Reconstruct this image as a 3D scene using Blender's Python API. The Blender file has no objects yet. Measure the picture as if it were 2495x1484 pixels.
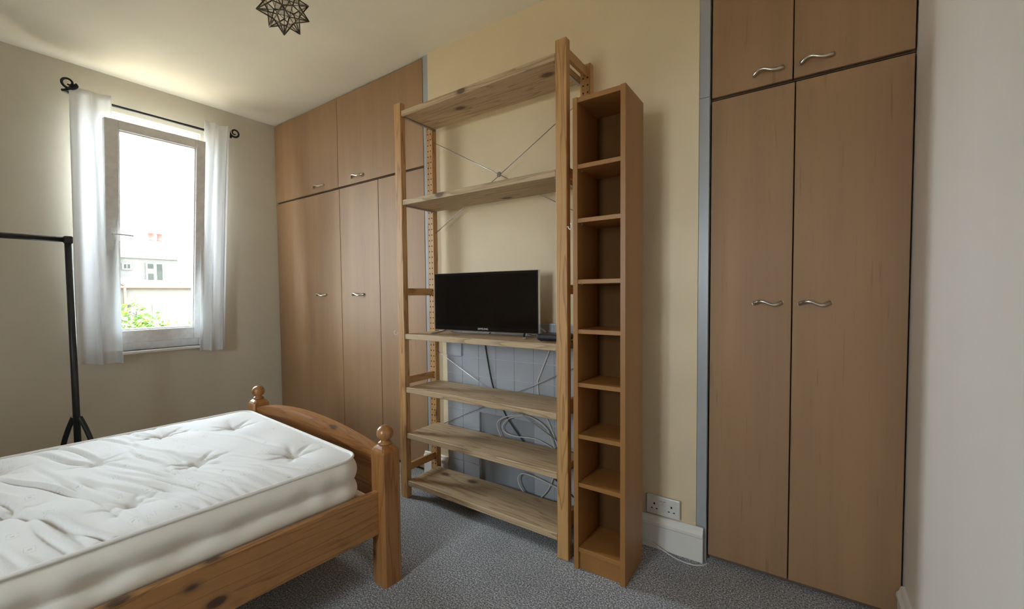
import bpy, bmesh, math, random
import numpy as np
from mathutils import Vector, Matrix

random.seed(7)
R = math.radians
S = bpy.context.scene
COL = S.collection

# ------------------------------------------------------------------ camera
cam_d = bpy.data.cameras.new('camera')
cam = bpy.data.objects.new('camera', cam_d)
COL.objects.link(cam)
S.camera = cam
cam_d.sensor_width = 36.0
cam_d.lens = 1030.85 / 2495 * 36.0
cam_d.shift_y = (756.13 - 742.0) / 2495
cam_d.clip_start = 0.02
right = Vector((0.821586, 0.57001484, -0.00891722))
down = Vector((0.01448462, -0.03650905, -0.99922834))
fwd = Vector((-0.56990055, 0.82082286, -0.03825177))
m = Matrix.Identity(4)
for i in range(3):
    m[i][0], m[i][1], m[i][2] = right[i], -down[i], -fwd[i]
m[0][3], m[1][3], m[2][3] = 0.0, 0.0, 1.18
cam.matrix_world = m

# ------------------------------------------------------------------ light
EXPOSURE = 1.9
SKY = 9.5
SUN = 20.0
w = bpy.data.worlds.new('sky'); S.world = w
w.use_nodes = True
bg = w.node_tree.nodes['Background']
bg.inputs[0].default_value = (0.78, 0.89, 1.0, 1)
bg.inputs[1].default_value = SKY
sun_d = bpy.data.lights.new('sun', 'SUN'); sun_d.energy = SUN; sun_d.color = (1.0, 0.94, 0.83); sun_d.angle = R(1.0)
sun = bpy.data.objects.new('sun', sun_d); COL.objects.link(sun)
sun.location = (6, 6, 12)
sun.rotation_euler = Vector((-0.16, -0.52, -0.84)).to_track_quat('-Z', 'Y').to_euler()
# daylight portal in the window opening (guides the sampling of the sky, gives no light of its own)
def portal(loc, rotz, sx, sy):
    d = bpy.data.lights.new('window_portal', 'AREA'); d.shape = 'RECTANGLE'
    d.size = sx; d.size_y = sy; d.cycles.is_portal = True
    o = bpy.data.objects.new('window_portal', d); COL.objects.link(o)
    o.location = loc; o.rotation_euler = (R(90), 0, rotz)
FWX0, FWX1, FWZ0, FWZ1 = -1.45, -0.83, 1.00, 2.10      # added unseen window behind the viewer, brightens the room's right side
portal((-4.1, 1.065, 1.63), R(-90), 0.62, 1.62)
portal(((FWX0 + FWX1) / 2, -1.86, (FWZ0 + FWZ1) / 2), 0, FWX1 - FWX0, FWZ1 - FWZ0)
S.view_settings.view_transform = 'Standard'
S.view_settings.look = 'None'
S.view_settings.gamma = 1.0
S.view_settings.exposure = EXPOSURE
S.view_settings.use_curve_mapping = False
S.cycles.use_denoising = True
S.cycles.max_bounces = 14
S.cycles.diffuse_bounces = 9
S.cycles.transparent_max_bounces = 24
S.cycles.sample_clamp_indirect = 8.0

# ------------------------------------------------------------------ materials
def new_mat(name):
    mt = bpy.data.materials.new(name); mt.use_nodes = True
    nt = mt.node_tree
    b = nt.nodes['Principled BSDF']
    return mt, nt, b
def L(nt, a, ai, b, bi): nt.links.new(a.outputs[ai], b.inputs[bi])
def node(nt, t, **kw):
    n = nt.nodes.new(t)
    for k, v in kw.items(): setattr(n, k, v)
    return n
def rgba(c): return (c[0], c[1], c[2], 1)
def ramp(nt, stops):
    n = nt.nodes.new('ShaderNodeValToRGB')
    e = n.color_ramp.elements
    while len(e) > 1: e.remove(e[-1])
    e[0].position = stops[0][0]; e[0].color = rgba(stops[0][1])
    for p, c in stops[1:]:
        x = e.new(p); x.color = rgba(c)
    return n
def mixc(nt, blend='MIX'):
    n = nt.nodes.new('ShaderNodeMix'); n.data_type = 'RGBA'; n.blend_type = blend
    return n  # inputs 0 fac, 6 A, 7 B ; output 2
def coords(nt, scale=(1, 1, 1), rot=(0, 0, 0), rnd=0.0):
    tc = nt.nodes.new('ShaderNodeTexCoord'); mp = nt.nodes.new('ShaderNodeMapping')
    L(nt, tc, 'Object', mp, 'Vector')
    mp.inputs['Scale'].default_value = scale; mp.inputs['Rotation'].default_value = rot
    if rnd:
        oi = nt.nodes.new('ShaderNodeObjectInfo'); ml = node(nt, 'ShaderNodeMath', operation='MULTIPLY')
        L(nt, oi, 'Random', ml, 0); ml.inputs[1].default_value = rnd
        L(nt, ml, 0, mp, 'Location')
    return mp
def plain(name, c, rough=0.5, metal=0.0, spec=0.5, coat=0.0):
    mt, nt, b = new_mat(name)
    b.inputs['Base Color'].default_value = rgba(c); b.inputs['Roughness'].default_value = rough
    b.inputs['Metallic'].default_value = metal; b.inputs['Specular IOR Level'].default_value = spec
    b.inputs['Coat Weight'].default_value = coat
    # faint uneven tone so that nothing is a dead flat colour
    mp = coords(nt, (9, 9, 9)); n = nt.nodes.new('ShaderNodeTexNoise'); n.inputs['Scale'].default_value = 3
    L(nt, mp, 0, n, 'Vector')
    r = ramp(nt, [(0.3, [x * 0.93 for x in c]), (0.7, [min(1, x * 1.05) for x in c])])
    L(nt, n, 0, r, 0); L(nt, r, 0, b, 'Base Color')
    return mt
def paint(name, c, rough=0.6, bump=0.15, scale=60, streak=False):
    mt, nt, b = new_mat(name)
    mp = coords(nt, (1, 1, 0.12) if streak else (1, 1, 1))
    n1 = nt.nodes.new('ShaderNodeTexNoise'); n1.inputs['Scale'].default_value = 2.2; n1.inputs['Detail'].default_value = 4
    L(nt, mp, 0, n1, 'Vector')
    r = ramp(nt, [(0.3, [x * 0.95 for x in c]), (0.7, [min(1, x * 1.03) for x in c])])
    L(nt, n1, 0, r, 0); L(nt, r, 0, b, 'Base Color')
    n2 = nt.nodes.new('ShaderNodeTexNoise'); n2.inputs['Scale'].default_value = 9 if streak else scale; n2.inputs['Detail'].default_value = 5
    L(nt, mp, 0, n2, 'Vector')
    bp = nt.nodes.new('ShaderNodeBump'); bp.inputs['Strength'].default_value = bump; bp.inputs['Distance'].default_value = 0.006
    L(nt, n2, 0, bp, 'Height'); L(nt, bp, 0, b, 'Normal')
    b.inputs['Roughness'].default_value = rough
    return mt
def pine(name, axis, light, dark, knotc, rough=0.45, coat=0.0, knots=6.0, knot_size=0.12):
    """solid pine, grain along the given local axis, with scattered knots"""
    mt, nt, b = new_mat(name)
    st = [1.0, 1.0, 1.0]; st['xyz'.index(axis)] = 0.07
    mp = coords(nt, tuple(s * 1.0 for s in st), rnd=13.0)
    n0 = nt.nodes.new('ShaderNodeTexNoise'); n0.inputs['Scale'].default_value = 9; n0.inputs['Detail'].default_value = 3
    L(nt, mp, 0, n0, 'Vector')
    # growth rings from a warped field
    add = node(nt, 'ShaderNodeMath', operation='MULTIPLY'); L(nt, n0, 0, add, 0); add.inputs[1].default_value = 13
    fr = node(nt, 'ShaderNodeMath', operation='FRACT'); L(nt, add, 0, fr, 0)
    r1 = ramp(nt, [(0.0, light), (0.62, [l * .9 + d * .1 for l, d in zip(light, dark)]), (0.93, [l * .22 + d * .78 for l, d in zip(light, dark)]), (1.0, light)])
    L(nt, fr, 0, r1, 0)
    n2 = nt.nodes.new('ShaderNodeTexNoise'); n2.inputs['Scale'].default_value = 170; n2.inputs['Detail'].default_value = 2
    L(nt, mp, 0, n2, 'Vector')
    r2 = ramp(nt, [(0.3, (0.86, 0.84, 0.80)), (0.65, (1, 1, 1))]); L(nt, n2, 0, r2, 0)
    mx = mixc(nt, 'MULTIPLY'); mx.inputs[0].default_value = 0.6; L(nt, r1, 0, mx, 6); L(nt, r2, 0, mx, 7)
    # knots
    st2 = [1.0, 1.0, 1.0]; st2['xyz'.index(axis)] = 0.55
    mp2 = coords(nt, tuple(st2), rnd=29.0)
    v = nt.nodes.new('ShaderNodeTexVoronoi'); v.inputs['Scale'].default_value = knots; L(nt, mp2, 0, v, 'Vector')
    rk = ramp(nt, [(0.0, (1, 1, 1)), (knot_size * 0.75, (0.9, 0.9, 0.9)), (knot_size, (0.35, 0.35, 0.35)), (knot_size * 1.5, (0, 0, 0))])
    L(nt, v, 'Distance', rk, 0)
    mk = mixc(nt); L(nt, rk, 0, mk, 0); L(nt, mx, 2, mk, 6); mk.inputs[7].default_value = rgba(knotc)
    L(nt, mk, 2, b, 'Base Color')
    b.inputs['Roughness'].default_value = rough; b.inputs['Coat Weight'].default_value = coat; b.inputs['Coat Roughness'].default_value = 0.25
    bp = nt.nodes.new('ShaderNodeBump'); bp.inputs['Strength'].default_value = 0.08; bp.inputs['Distance'].default_value = 0.003
    L(nt, n2, 0, bp, 'Height'); L(nt, bp, 0, b, 'Normal')
    return mt
def laminate(name, c, c2, rough=0.42, amt=1.0):
    """wood effect foil: vertical soft figure with small dark flecks"""
    mt, nt, b = new_mat(name)
    mp = coords(nt, (6, 6, 0.35), rnd=17.0)
    n = nt.nodes.new('ShaderNodeTexNoise'); n.inputs['Scale'].default_value = 1.3; n.inputs['Detail'].default_value = 5; n.inputs['Roughness'].default_value = 0.62
    L(nt, mp, 0, n, 'Vector')
    r = ramp(nt, [(0.34, c2), (0.66, c)]); L(nt, n, 0, r, 0)
    mp2 = coords(nt, (90, 90, 5), rnd=5.0)
    n2 = nt.nodes.new('ShaderNodeTexNoise'); n2.inputs['Scale'].default_value = 1.0; n2.inputs['Detail'].default_value = 2
    L(nt, mp2, 0, n2, 'Vector')
    r2 = ramp(nt, [(0.22, (0.80, 0.76, 0.72)), (0.34, (1, 1, 1))]); L(nt, n2, 0, r2, 0)
    mx = mixc(nt, 'MULTIPLY'); mx.inputs[0].default_value = amt; L(nt, r, 0, mx, 6); L(nt, r2, 0, mx, 7)
    L(nt, mx, 2, b, 'Base Color'); b.inputs['Roughness'].default_value = rough
    return mt
def carpet_mat():
    mt, nt, b = new_mat('carpet')
    mp = coords(nt, (1, 1, 1))
    n = nt.nodes.new('ShaderNodeTexNoise'); n.inputs['Scale'].default_value = 165; n.inputs['Detail'].default_value = 3; n.inputs['Roughness'].default_value = 0.75
    L(nt, mp, 0, n, 'Vector')
    n3 = nt.nodes.new('ShaderNodeTexNoise'); n3.inputs['Scale'].default_value = 4; n3.inputs['Detail'].default_value = 4
    L(nt, mp, 0, n3, 'Vector')
    r = ramp(nt, [(0.38, (0.055, 0.056, 0.06)), (0.5, (0.26, 0.265, 0.28)), (0.61, (0.74, 0.75, 0.78))]); L(nt, n, 0, r, 0)
    r3 = ramp(nt, [(0.35, (0.82, 0.81, 0.80)), (0.65, (1, 1, 1))]); L(nt, n3, 0, r3, 0)
    mx = mixc(nt, 'MULTIPLY'); mx.inputs[0].default_value = 1; L(nt, r, 0, mx, 6); L(nt, r3, 0, mx, 7)
    L(nt, mx, 2, b, 'Base Color'); b.inputs['Roughness'].default_value = 0.95
    b.inputs['Sheen Weight'].default_value = 0.25
    bp = nt.nodes.new('ShaderNodeBump'); bp.inputs['Strength'].default_value = 0.7; bp.inputs['Distance'].default_value = 0.008
    L(nt, n, 0, bp, 'Height'); L(nt, bp, 0, b, 'Normal')
    return mt
def thin_glass(name, tint=(1, 1, 1), refl=0.5):
    mt, nt, b = new_mat(name)
    nt.nodes.remove(b)
    out = nt.nodes['Material Output']
    t = nt.nodes.new('ShaderNodeBsdfTransparent'); t.inputs[0].default_value = rgba(tint)
    g = nt.nodes.new('ShaderNodeBsdfGlossy'); g.inputs['Roughness'].default_value = 0.02
    f = nt.nodes.new('ShaderNodeFresnel'); f.inputs[0].default_value = 1.45
    ml = node(nt, 'ShaderNodeMath', operation='MULTIPLY'); L(nt, f, 0, ml, 0); ml.inputs[1].default_value = refl
    mx = nt.nodes.new('ShaderNodeMixShader'); L(nt, ml, 0, mx, 0); L(nt, t, 0, mx, 1); L(nt, g, 0, mx, 2)
    L(nt, mx, 0, out, 0)
    return mt
def cloth_mat(name, c, trans=0.35):
    mt, nt, b = new_mat(name)
    out = nt.nodes['Material Output']
    b.inputs['Base Color'].default_value = rgba(c); b.inputs['Roughness'].default_value = 0.9
    mp = coords(nt, (1, 1, 1))
    n = nt.nodes.new('ShaderNodeTexNoise'); n.inputs['Scale'].default_value = 420
    L(nt, mp, 0, n, 'Vector')
    bp = nt.nodes.new('ShaderNodeBump'); bp.inputs['Strength'].default_value = 0.15; bp.inputs['Distance'].default_value = 0.001
    L(nt, n, 0, bp, 'Height'); L(nt, bp, 0, b, 'Normal')
    t = nt.nodes.new('ShaderNodeBsdfTranslucent'); t.inputs[0].default_value = rgba(c)
    mx = nt.nodes.new('ShaderNodeMixShader'); mx.inputs[0].default_value = trans
    L(nt, b, 0, mx, 1); L(nt, t, 0, mx, 2); L(nt, mx, 0, out, 0)
    return mt
def ticking_mat():
    mt, nt, b = new_mat('mattress_ticking')
    mp = coords(nt, (1, 1, 0.0))
    # woven knit dimples
    ch = nt.nodes.new('ShaderNodeTexVoronoi'); ch.voronoi_dimensions = '2D'; ch.inputs['Scale'].default_value = 190; L(nt, mp, 0, ch, 'Vector')
    # printed boxes, sparse
    v = nt.nodes.new('ShaderNodeTexVoronoi'); v.voronoi_dimensions = '2D'; v.distance = 'CHEBYCHEV'; v.inputs['Scale'].default_value = 9.5; v.inputs['Randomness'].default_value = 0.8
    mp2 = coords(nt, (1, 1.7, 0.0), (0, 0, 0.06)); L(nt, mp2, 0, v, 'Vector')
    rr = ramp(nt, [(0.0, (1, 1, 1)), (0.06, (1, 1, 1)), (0.065, (0, 0, 0)), (0.15, (0, 0, 0)), (0.155, (1, 1, 1)), (0.17, (1, 1, 1)), (0.175, (0, 0, 0))]); L(nt, v, 'Distance', rr, 0)
    sep = nt.nodes.new('ShaderNodeSeparateColor'); L(nt, v, 'Color', sep, 0)
    gt = node(nt, 'ShaderNodeMath', operation='GREATER_THAN'); L(nt, sep, 0, gt, 0); gt.inputs[1].default_value = 0.66
    nn = nt.nodes.new('ShaderNodeTexNoise'); nn.inputs['Scale'].default_value = 60; L(nt, mp, 0, nn, 'Vector')
    gn = node(nt, 'ShaderNodeMath', operation='GREATER_THAN'); L(nt, nn, 0, gn, 0); gn.inputs[1].default_value = 0.47
    m1 = node(nt, 'ShaderNodeMath', operation='MULTIPLY'); L(nt, rr, 0, m1, 0); L(nt, gt, 0, m1, 1)
    m2 = node(nt, 'ShaderNodeMath', operation='MULTIPLY'); L(nt, m1, 0, m2, 0); L(nt, gn, 0, m2, 1)
    m3 = node(nt, 'ShaderNodeMath', operation='MULTIPLY'); L(nt, m2, 0, m3, 0); m3.inputs[1].default_value = 0.55
    mx = mixc(nt); L(nt, m3, 0, mx, 0); mx.inputs[6].default_value = (0.78, 0.775, 0.765, 1); mx.inputs[7].default_value = (0.50, 0.48, 0.44, 1)
    L(nt, mx, 2, b, 'Base Color'); b.inputs['Roughness'].default_value = 0.75; b.inputs['Sheen Weight'].default_value = 0.15
    bp = nt.nodes.new('ShaderNodeBump'); bp.inputs['Strength'].default_value = 0.12; bp.inputs['Distance'].default_value = 0.002
    L(nt, ch, 'Distance', bp, 'Height'); L(nt, bp, 0, b, 'Normal')
    return mt

M = {}
M['wall'] = paint('cream_wall_paint', (0.74, 0.60, 0.395), 0.6, 0.12, 25)
M['wall_l'] = paint('grey_cream_wall_paint', (0.63, 0.585, 0.48), 0.6, 0.12, 25)
M['wall_r'] = paint('silky_wall_paint', (0.81, 0.755, 0.685), 0.38, 0.10, streak=True)
M['ceil'] = paint('ceiling_paint', (0.83, 0.765, 0.63), 0.8, 0.10, 30)
M['grey_paint'] = paint('grey_gloss_paint', (0.37, 0.385, 0.40), 0.35, 0.08, 20)
M['tile'] = paint('grey_painted_tile', (0.40, 0.415, 0.445), 0.25, 0.05, 12)
M['grout'] = paint('highlit_grout', (0.56, 0.57, 0.59), 0.7, 0.1, 40)  # joints lighter than the tiles, edge highlights of the paint put into their colour
M['panel'] = paint('grey_painted_board', (0.29, 0.30, 0.32), 0.4, 0.06, 8)
M['white_gloss'] = paint('white_gloss_paint', (0.80, 0.77, 0.72), 0.3, 0.05, 15)
M['upvc'] = plain('white_upvc', (0.88, 0.89, 0.90), 0.28)
M['carpet'] = carpet_mat()
M['door'] = laminate('beech_foil', (0.375, 0.218, 0.108), (0.312, 0.181, 0.091), 0.58)
M['carcass'] = plain('carcass_board', (0.16, 0.10, 0.065), 0.7)
M['steel'] = plain('brushed_steel', (0.62, 0.57, 0.50), 0.28, 1.0)
PL, PD, PK = (0.56, 0.315, 0.12), (0.30, 0.125, 0.04), (0.12, 0.06, 0.03)
M['pine_z'] = pine('shelving_pine_upright', 'z', PL, PD, PK)
M['pine_x'] = pine('shelving_pine_board', 'x', (0.53, 0.385, 0.23), (0.30, 0.185, 0.095), PK, rough=0.6)
M['pine_y'] = pine('shelving_pine_rung', 'y', PL, PD, PK)
BL, BD, BK = (0.38, 0.17, 0.052), (0.22, 0.08, 0.023), (0.07, 0.03, 0.018)
M['bed_z'] = pine('bed_pine_post', 'z', BL, BD, BK, rough=0.32, coat=0.3, knots=5.0, knot_size=0.10)
M['bed_y'] = pine('bed_pine_rail', 'y', (0.42, 0.205, 0.068), (0.25, 0.10, 0.031), BK, rough=0.35, coat=0.25, knots=9.0, knot_size=0.15)
M['bed_x'] = pine('bed_pine_board', 'x', BL, BD, BK, rough=0.32, coat=0.3)
M['slat'] = pine('bed_pine_slat', 'x', (0.70, 0.53, 0.33), (0.5, 0.33, 0.17), (0.2, 0.1, 0.05))
M['bookcase'] = laminate('oak_foil', (0.36, 0.165, 0.045), (0.30, 0.137, 0.038), 0.4, 0.4)
M['bookback_shaded'] = laminate('oak_foil_shaded_back', (0.13, 0.058, 0.017), (0.112, 0.05, 0.015), 0.9, 0.3)  # darker copy of the foil, shade inside the compartments put into the colour
M['bookback_shaded'].node_tree.nodes['Principled BSDF'].inputs['Specular IOR Level'].default_value = 0.15
M['hole'] = plain('drilled_hole', (0.03, 0.015, 0.008), 0.9)
M['ticking'] = ticking_mat()
M['border'] = cloth_mat('mattress_border_cloth', (0.84, 0.80, 0.72), 0.0)
M['piping'] = cloth_mat('piping_cord', (0.88, 0.86, 0.82), 0.0)
M['curtain'] = cloth_mat('white_curtain_cotton', (0.86, 0.87, 0.88), 0.40)
M['iron'] = plain('black_iron', (0.03, 0.032, 0.036), 0.45, 0.6)
M['rail_black'] = plain('black_powder_coat', (0.022, 0.024, 0.027), 0.4)
M['tv_black'] = plain('tv_gloss_black', (0.008, 0.008, 0.009), 0.12, 0, 0.5)
M['tv_screen'] = plain('tv_screen_glass', (0.007, 0.006, 0.005), 0.10, 0, 0.3)
M['chrome'] = plain('tv_silver', (0.72, 0.73, 0.75), 0.2, 1.0)
M['logo'] = plain('logo_silver', (0.75, 0.75, 0.75), 0.4)
M['black_plastic'] = plain('black_plastic', (0.018, 0.018, 0.02), 0.35)
M['cable_black'] = plain('black_cable', (0.012, 0.012, 0.013), 0.45)
M['cable_white'] = plain('white_cable', (0.62, 0.60, 0.56), 0.45)
M['wire'] = plain('steel_wire', (0.42, 0.42, 0.42), 0.35, 1.0)
M['socket'] = plain('white_socket_plastic', (0.70, 0.68, 0.64), 0.3)
M['slot'] = plain('socket_slot', (0.02, 0.02, 0.02), 0.8)
M['red'] = plain('switch_red', (0.5, 0.05, 0.03), 0.5)
M['came'] = plain('aged_brass_came', (0.13, 0.105, 0.07), 0.4, 0.85)
M['star_glass'] = thin_glass('clear_star_glass', (0.99, 0.99, 0.985), 0.3)
M['window_glass'] = thin_glass('window_pane_glass', (0.98, 0.99, 0.98), 0.6)
M['cream_plastic'] = plain('cream_hook_plastic', (0.72, 0.66, 0.55), 0.4)

# ------------------------------------------------------------------ mesh helpers
def box(bm, x0, x1, y0, y1, z0, z1, bev=0.0, seg=1):
    g = bmesh.ops.create_cube(bm, size=1.0)
    vs = g['verts']
    for v in vs:
        v.co = Vector((x0 if v.co.x < 0 else x1, y0 if v.co.y < 0 else y1, z0 if v.co.z < 0 else z1))
    if bev > 0:
        es = list({e for v in vs for e in v.link_edges})
        bmesh.ops.bevel(bm, geom=es, offset=bev, segments=seg, affect='EDGES', profile=0.5)
def bx(*a, **k):
    bm = bmesh.new(); box(bm, *a, **k); return bm
def spline(pts, n=8):
    P = [Vector(p) for p in pts]
    if len(P) < 3: return P
    out = []
    for i in range(len(P) - 1):
        p0 = P[max(i - 1, 0)]; p1 = P[i]; p2 = P[i + 1]; p3 = P[min(i + 2, len(P) - 1)]
        for k in range(n):
            t = k / n
            out.append(0.5 * ((2 * p1) + (p2 - p0) * t + (2 * p0 - 5 * p1 + 4 * p2 - p3) * t * t + (3 * p1 - p0 - 3 * p2 + p3) * t ** 3))
    out.append(P[-1])
    return out
def tube(bm, pts, r, seg=8, cap=True, flat=1.0, up=None):
    """sweep a round (or flattened) section along a list of points; r may be a list"""
    P = [Vector(p) for p in pts]; n = len(P)
    rs = r if isinstance(r, (list, tuple)) else [r] * n
    t0 = (P[1] - P[0]).normalized()
    a = Vector(up) if up else (Vector((0, 0, 1)) if abs(t0.z) < 0.9 else Vector((1, 0, 0)))
    rings = []
    for i in range(n):
        t = (P[min(i + 1, n - 1)] - P[max(i - 1, 0)]).normalized()
        u = (a - t * a.dot(t)).normalized(); v = t.cross(u)
        a = Vector(up) if up else u
        rings.append([bm.verts.new(P[i] + (u * math.cos(2 * math.pi * k / seg) * flat + v * math.sin(2 * math.pi * k / seg)) * rs[i]) for k in range(seg)])
    for i in range(n - 1):
        for k in range(seg):
            bm.faces.new((rings[i][k], rings[i][(k + 1) % seg], rings[i + 1][(k + 1) % seg], rings[i + 1][k])).smooth = True
    if cap:
        bm.faces.new(rings[0][::-1]); bm.faces.new(rings[-1])
def lathe(bm, prof, c=(0, 0, 0), seg=24):
    rings = []
    for r, z in prof:
        rings.append([bm.verts.new((c[0] + r * math.cos(2 * math.pi * k / seg), c[1] + r * math.sin(2 * math.pi * k / seg), c[2] + z)) for k in range(seg)])
    for i in range(len(prof) - 1):
        for k in range(seg):
            bm.faces.new((rings[i][k], rings[i][(k + 1) % seg], rings[i + 1][(k + 1) % seg], rings[i + 1][k])).smooth = True
    bm.faces.new(rings[0][::-1]); bm.faces.new(rings[-1])
def extrude_poly(bm, pts2, axis, a0, a1, inv=None):
    """extrude a closed 2D outline along an axis. axis 'x': pts are (y,z); 'y': (x,z); 'z': (x,y)"""
    def mk(p, a):
        return {'x': (a, p[0], p[1]), 'y': (p[0], a, p[1]), 'z': (p[0], p[1], a)}[axis]
    A = [bm.verts.new(mk(p, a0)) for p in pts2]; B = [bm.verts.new(mk(p, a1)) for p in pts2]
    n = len(pts2)
    bm.faces.new(A); bm.faces.new(B[::-1])
    for i in range(n):
        bm.faces.new((A[i], B[i], B[(i + 1) % n], A[(i + 1) % n]))
    bmesh.ops.recalc_face_normals(bm, faces=bm.faces[:])
def mesh_of(bm, name):
    me = bpy.data.meshes.new(name)
    bmesh.ops.recalc_face_normals(bm, faces=bm.faces[:])
    bm.to_mesh(me); bm.free()
    return me
def link(name, me, mat, parent=None, loc=None):
    o = bpy.data.objects.new(name, me)
    if mat is not None and not me.materials: me.materials.append(M[mat] if isinstance(mat, str) else mat)
    COL.objects.link(o)
    if parent is not None: o.parent = parent
    if loc is not None: o.location = loc
    return o
def part(name, bm, mat, parent, label=None):
    """geometry given in the thing's own frame"""
    o = link(name, mesh_of(bm, name), mat, parent)
    if label: o['label'] = label
    return o
def wpart(name, bm, mat, parent, label=None):
    """geometry given in world coordinates, parent unrotated"""
    base = Vector((0, 0, 0)); p = parent
    while p is not None: base += p.location; p = p.parent
    bmesh.ops.translate(bm, verts=bm.verts[:], vec=-base)
    return part(name, bm, mat, parent, label)
def thing(name, label, cat, loc=(0, 0, 0), rotz=0.0, group=None):
    o = bpy.data.objects.new(name, None); COL.objects.link(o)
    o.location = loc; o.rotation_euler = (0, 0, rotz); o.empty_display_size = 0.1
    o['label'] = label; o['category'] = cat
    if group: o['group'] = group
    return o
def tag(o, label, cat, group=None):
    o['label'] = label; o['category'] = cat
    if group: o['group'] = group
    return o
def struct(name, bm, mat, label=None, cat=None):
    o = link(name, mesh_of(bm, name), mat)
    o['kind'] = 'structure'
    if label: o['label'] = label
    if cat: o['category'] = cat
    return o

# ------------------------------------------------------------------ room shell
XW, XR, YB, YF, H = -3.93, 0.30, 2.55, -1.75, 2.70
YL, YC0, YC1, YR = 1.95, 1.945, 1.965, 1.99          # door plane left, chimney face (left, right), door plane right
struct('floor', bx(XW - 0.3, XR + 0.2, YF - 0.2, YB + 0.1, -0.12, 0.0), 'carpet', 'speckled grey cut-pile carpet covering the bedroom floor', 'floor')
struct('ceiling', bx(XW - 0.3, XR + 0.2, YF - 0.2, YB + 0.1, H, H + 0.12), 'ceil', 'plain cream painted ceiling above the bed', 'ceiling')
OY0, OY1, OZ0, OZ1 = 0.735, 1.385, 0.80, 2.46        # window opening
bm = bmesh.new()
box(bm, XW - 0.27, XW, YF, OY0, 0, H); box(bm, XW - 0.27, XW, OY1, YB, 0, H)
box(bm, XW - 0.27, XW, OY0, OY1, 0, OZ0); box(bm, XW - 0.27, XW, OY0, OY1, OZ1, H)
struct('wall_left', bm, 'wall_l', 'cream painted wall holding the window', 'wall')
struct('wall_back', bx(XW, XR, YB, YB + 0.1, 0, H), 'wall', 'wall behind the built-in wardrobes', 'wall')
struct('wall_right', bx(XR, XR + 0.12, YF, YB, 0, H), 'wall_r', 'pale silky painted wall at the right edge', 'wall')
bm = bmesh.new()
box(bm, XW, FWX0, YF - 0.12, YF, 0, H); box(bm, FWX1, XR, YF - 0.12, YF, 0, H)
box(bm, FWX0, FWX1, YF - 0.12, YF, 0, FWZ0); box(bm, FWX0, FWX1, YF - 0.12, YF, FWZ1, H)
struct('wall_front', bm, 'wall', 'plain wall behind the viewer, cut for the added fill window', 'wall')
bm = bmesh.new()
extrude_poly(bm, [(-1.985, YC0), (-0.385, YC1), (-0.385, YB), (-1.985, YB)], 'z', 0, H)
struct('wall_chimney', bm, 'wall', 'cream chimney breast wall behind the open shelving', 'wall')
# grey edge strips beside the chimney breast
bm = bx(-2.032, -1.985, YC0 + 0.004, YB, 0, H); struct('trim_1', bm, 'grey_paint', 'narrow grey painted strip between left wardrobe and chimney breast', 'trim')
bm = bmesh.new(); box(bm, -0.385, -0.345, 1.972, YB, 0, 2.0035); box(bm, -0.385, -0.345, 1.972, YB, 2.0055, H)
struct('trim_2', bm, 'grey_paint', 'narrow grey painted strip left of the tall right wardrobe', 'trim')
def skirting(name, p0, p1, nrm, h, t, label):
    """moulded skirting along p0->p1, projecting along nrm"""
    bm = bmesh.new()
    prof = [(0, 0), (t, 0), (t, h - 0.045), (t + 0.004, h - 0.040), (t + 0.004, h - 0.028), (t - 0.004, h - 0.016), (t - 0.007, h - 0.004), (t - 0.010, h), (0, h)]
    A = [bm.verts.new((p0[0] + nrm[0] * a, p0[1] + nrm[1] * a, b)) for a, b in prof]
    B = [bm.verts.new((p1[0] + nrm[0] * a, p1[1] + nrm[1] * a, b)) for a, b in prof]
    n = len(prof); bm.faces.new(A); bm.faces.new(B[::-1])
    for i in range(n): bm.faces.new((A[i], B[i], B[(i + 1) % n], A[(i + 1) % n]))
    return struct(name, bm, 'white_gloss', label, 'baseboard')
skirting('baseboard_back_left', (-2.055, YC0 - 0.0005), (-1.842, YC0 + 0.002), (0, -1), 0.15, 0.018, 'short white skirting left of the tiled fireplace')
skirting('baseboard_back_right', (-0.93, 1.9575), (-0.353, YC1 - 0.001), (0, -1), 0.15, 0.018, 'white moulded skirting below the wall socket')
skirting('baseboard_right', (XR, YR - 0.02), (XR, YF), (-1, 0), 0.14, 0.018, 'white skirting along the right wall')
skirting('baseboard_left', (XW, YF), (XW, YL - 0.02), (1, 0), 0.15, 0.018, 'white skirting under the window')
skirting('baseboard_front', (XW + 0.02, YF), (XR - 0.02, YF), (0, 1), 0.15, 0.018, 'white skirting behind the viewer')

# ------------------------------------------------------------------ window
win = thing('window_1', 'white plastic window with its sash tilted inwards at the top', 'window', (XW - 0.04, (OY0 + OY1) / 2, OZ0))
win['kind'] = 'structure'
FX0, FX1 = XW - 0.10, XW - 0.035
bm = bmesh.new()
fw = 0.05
box(bm, FX0, FX1, OY0, OY0 + fw, OZ0, OZ1, 0.004); box(bm, FX0, FX1, OY1 - fw, OY1, OZ0, OZ1, 0.004)
box(bm, FX0, FX1, OY0 + fw, OY1 - fw, OZ0, OZ0 + 0.062, 0.004); box(bm, FX0, FX1, OY0 + fw, OY1 - fw, OZ1 - fw, OZ1, 0.004)
wpart('outer_frame', bm, 'upvc', win)
bm = bmesh.new(); box(bm, FX1 - 0.005, XW + 0.035, OY0 - 0.03, OY1 + 0.03, OZ0 - 0.022, OZ0 + 0.0, 0.006, 2)
wpart('window_sill', bm, 'white_gloss', win)
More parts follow.
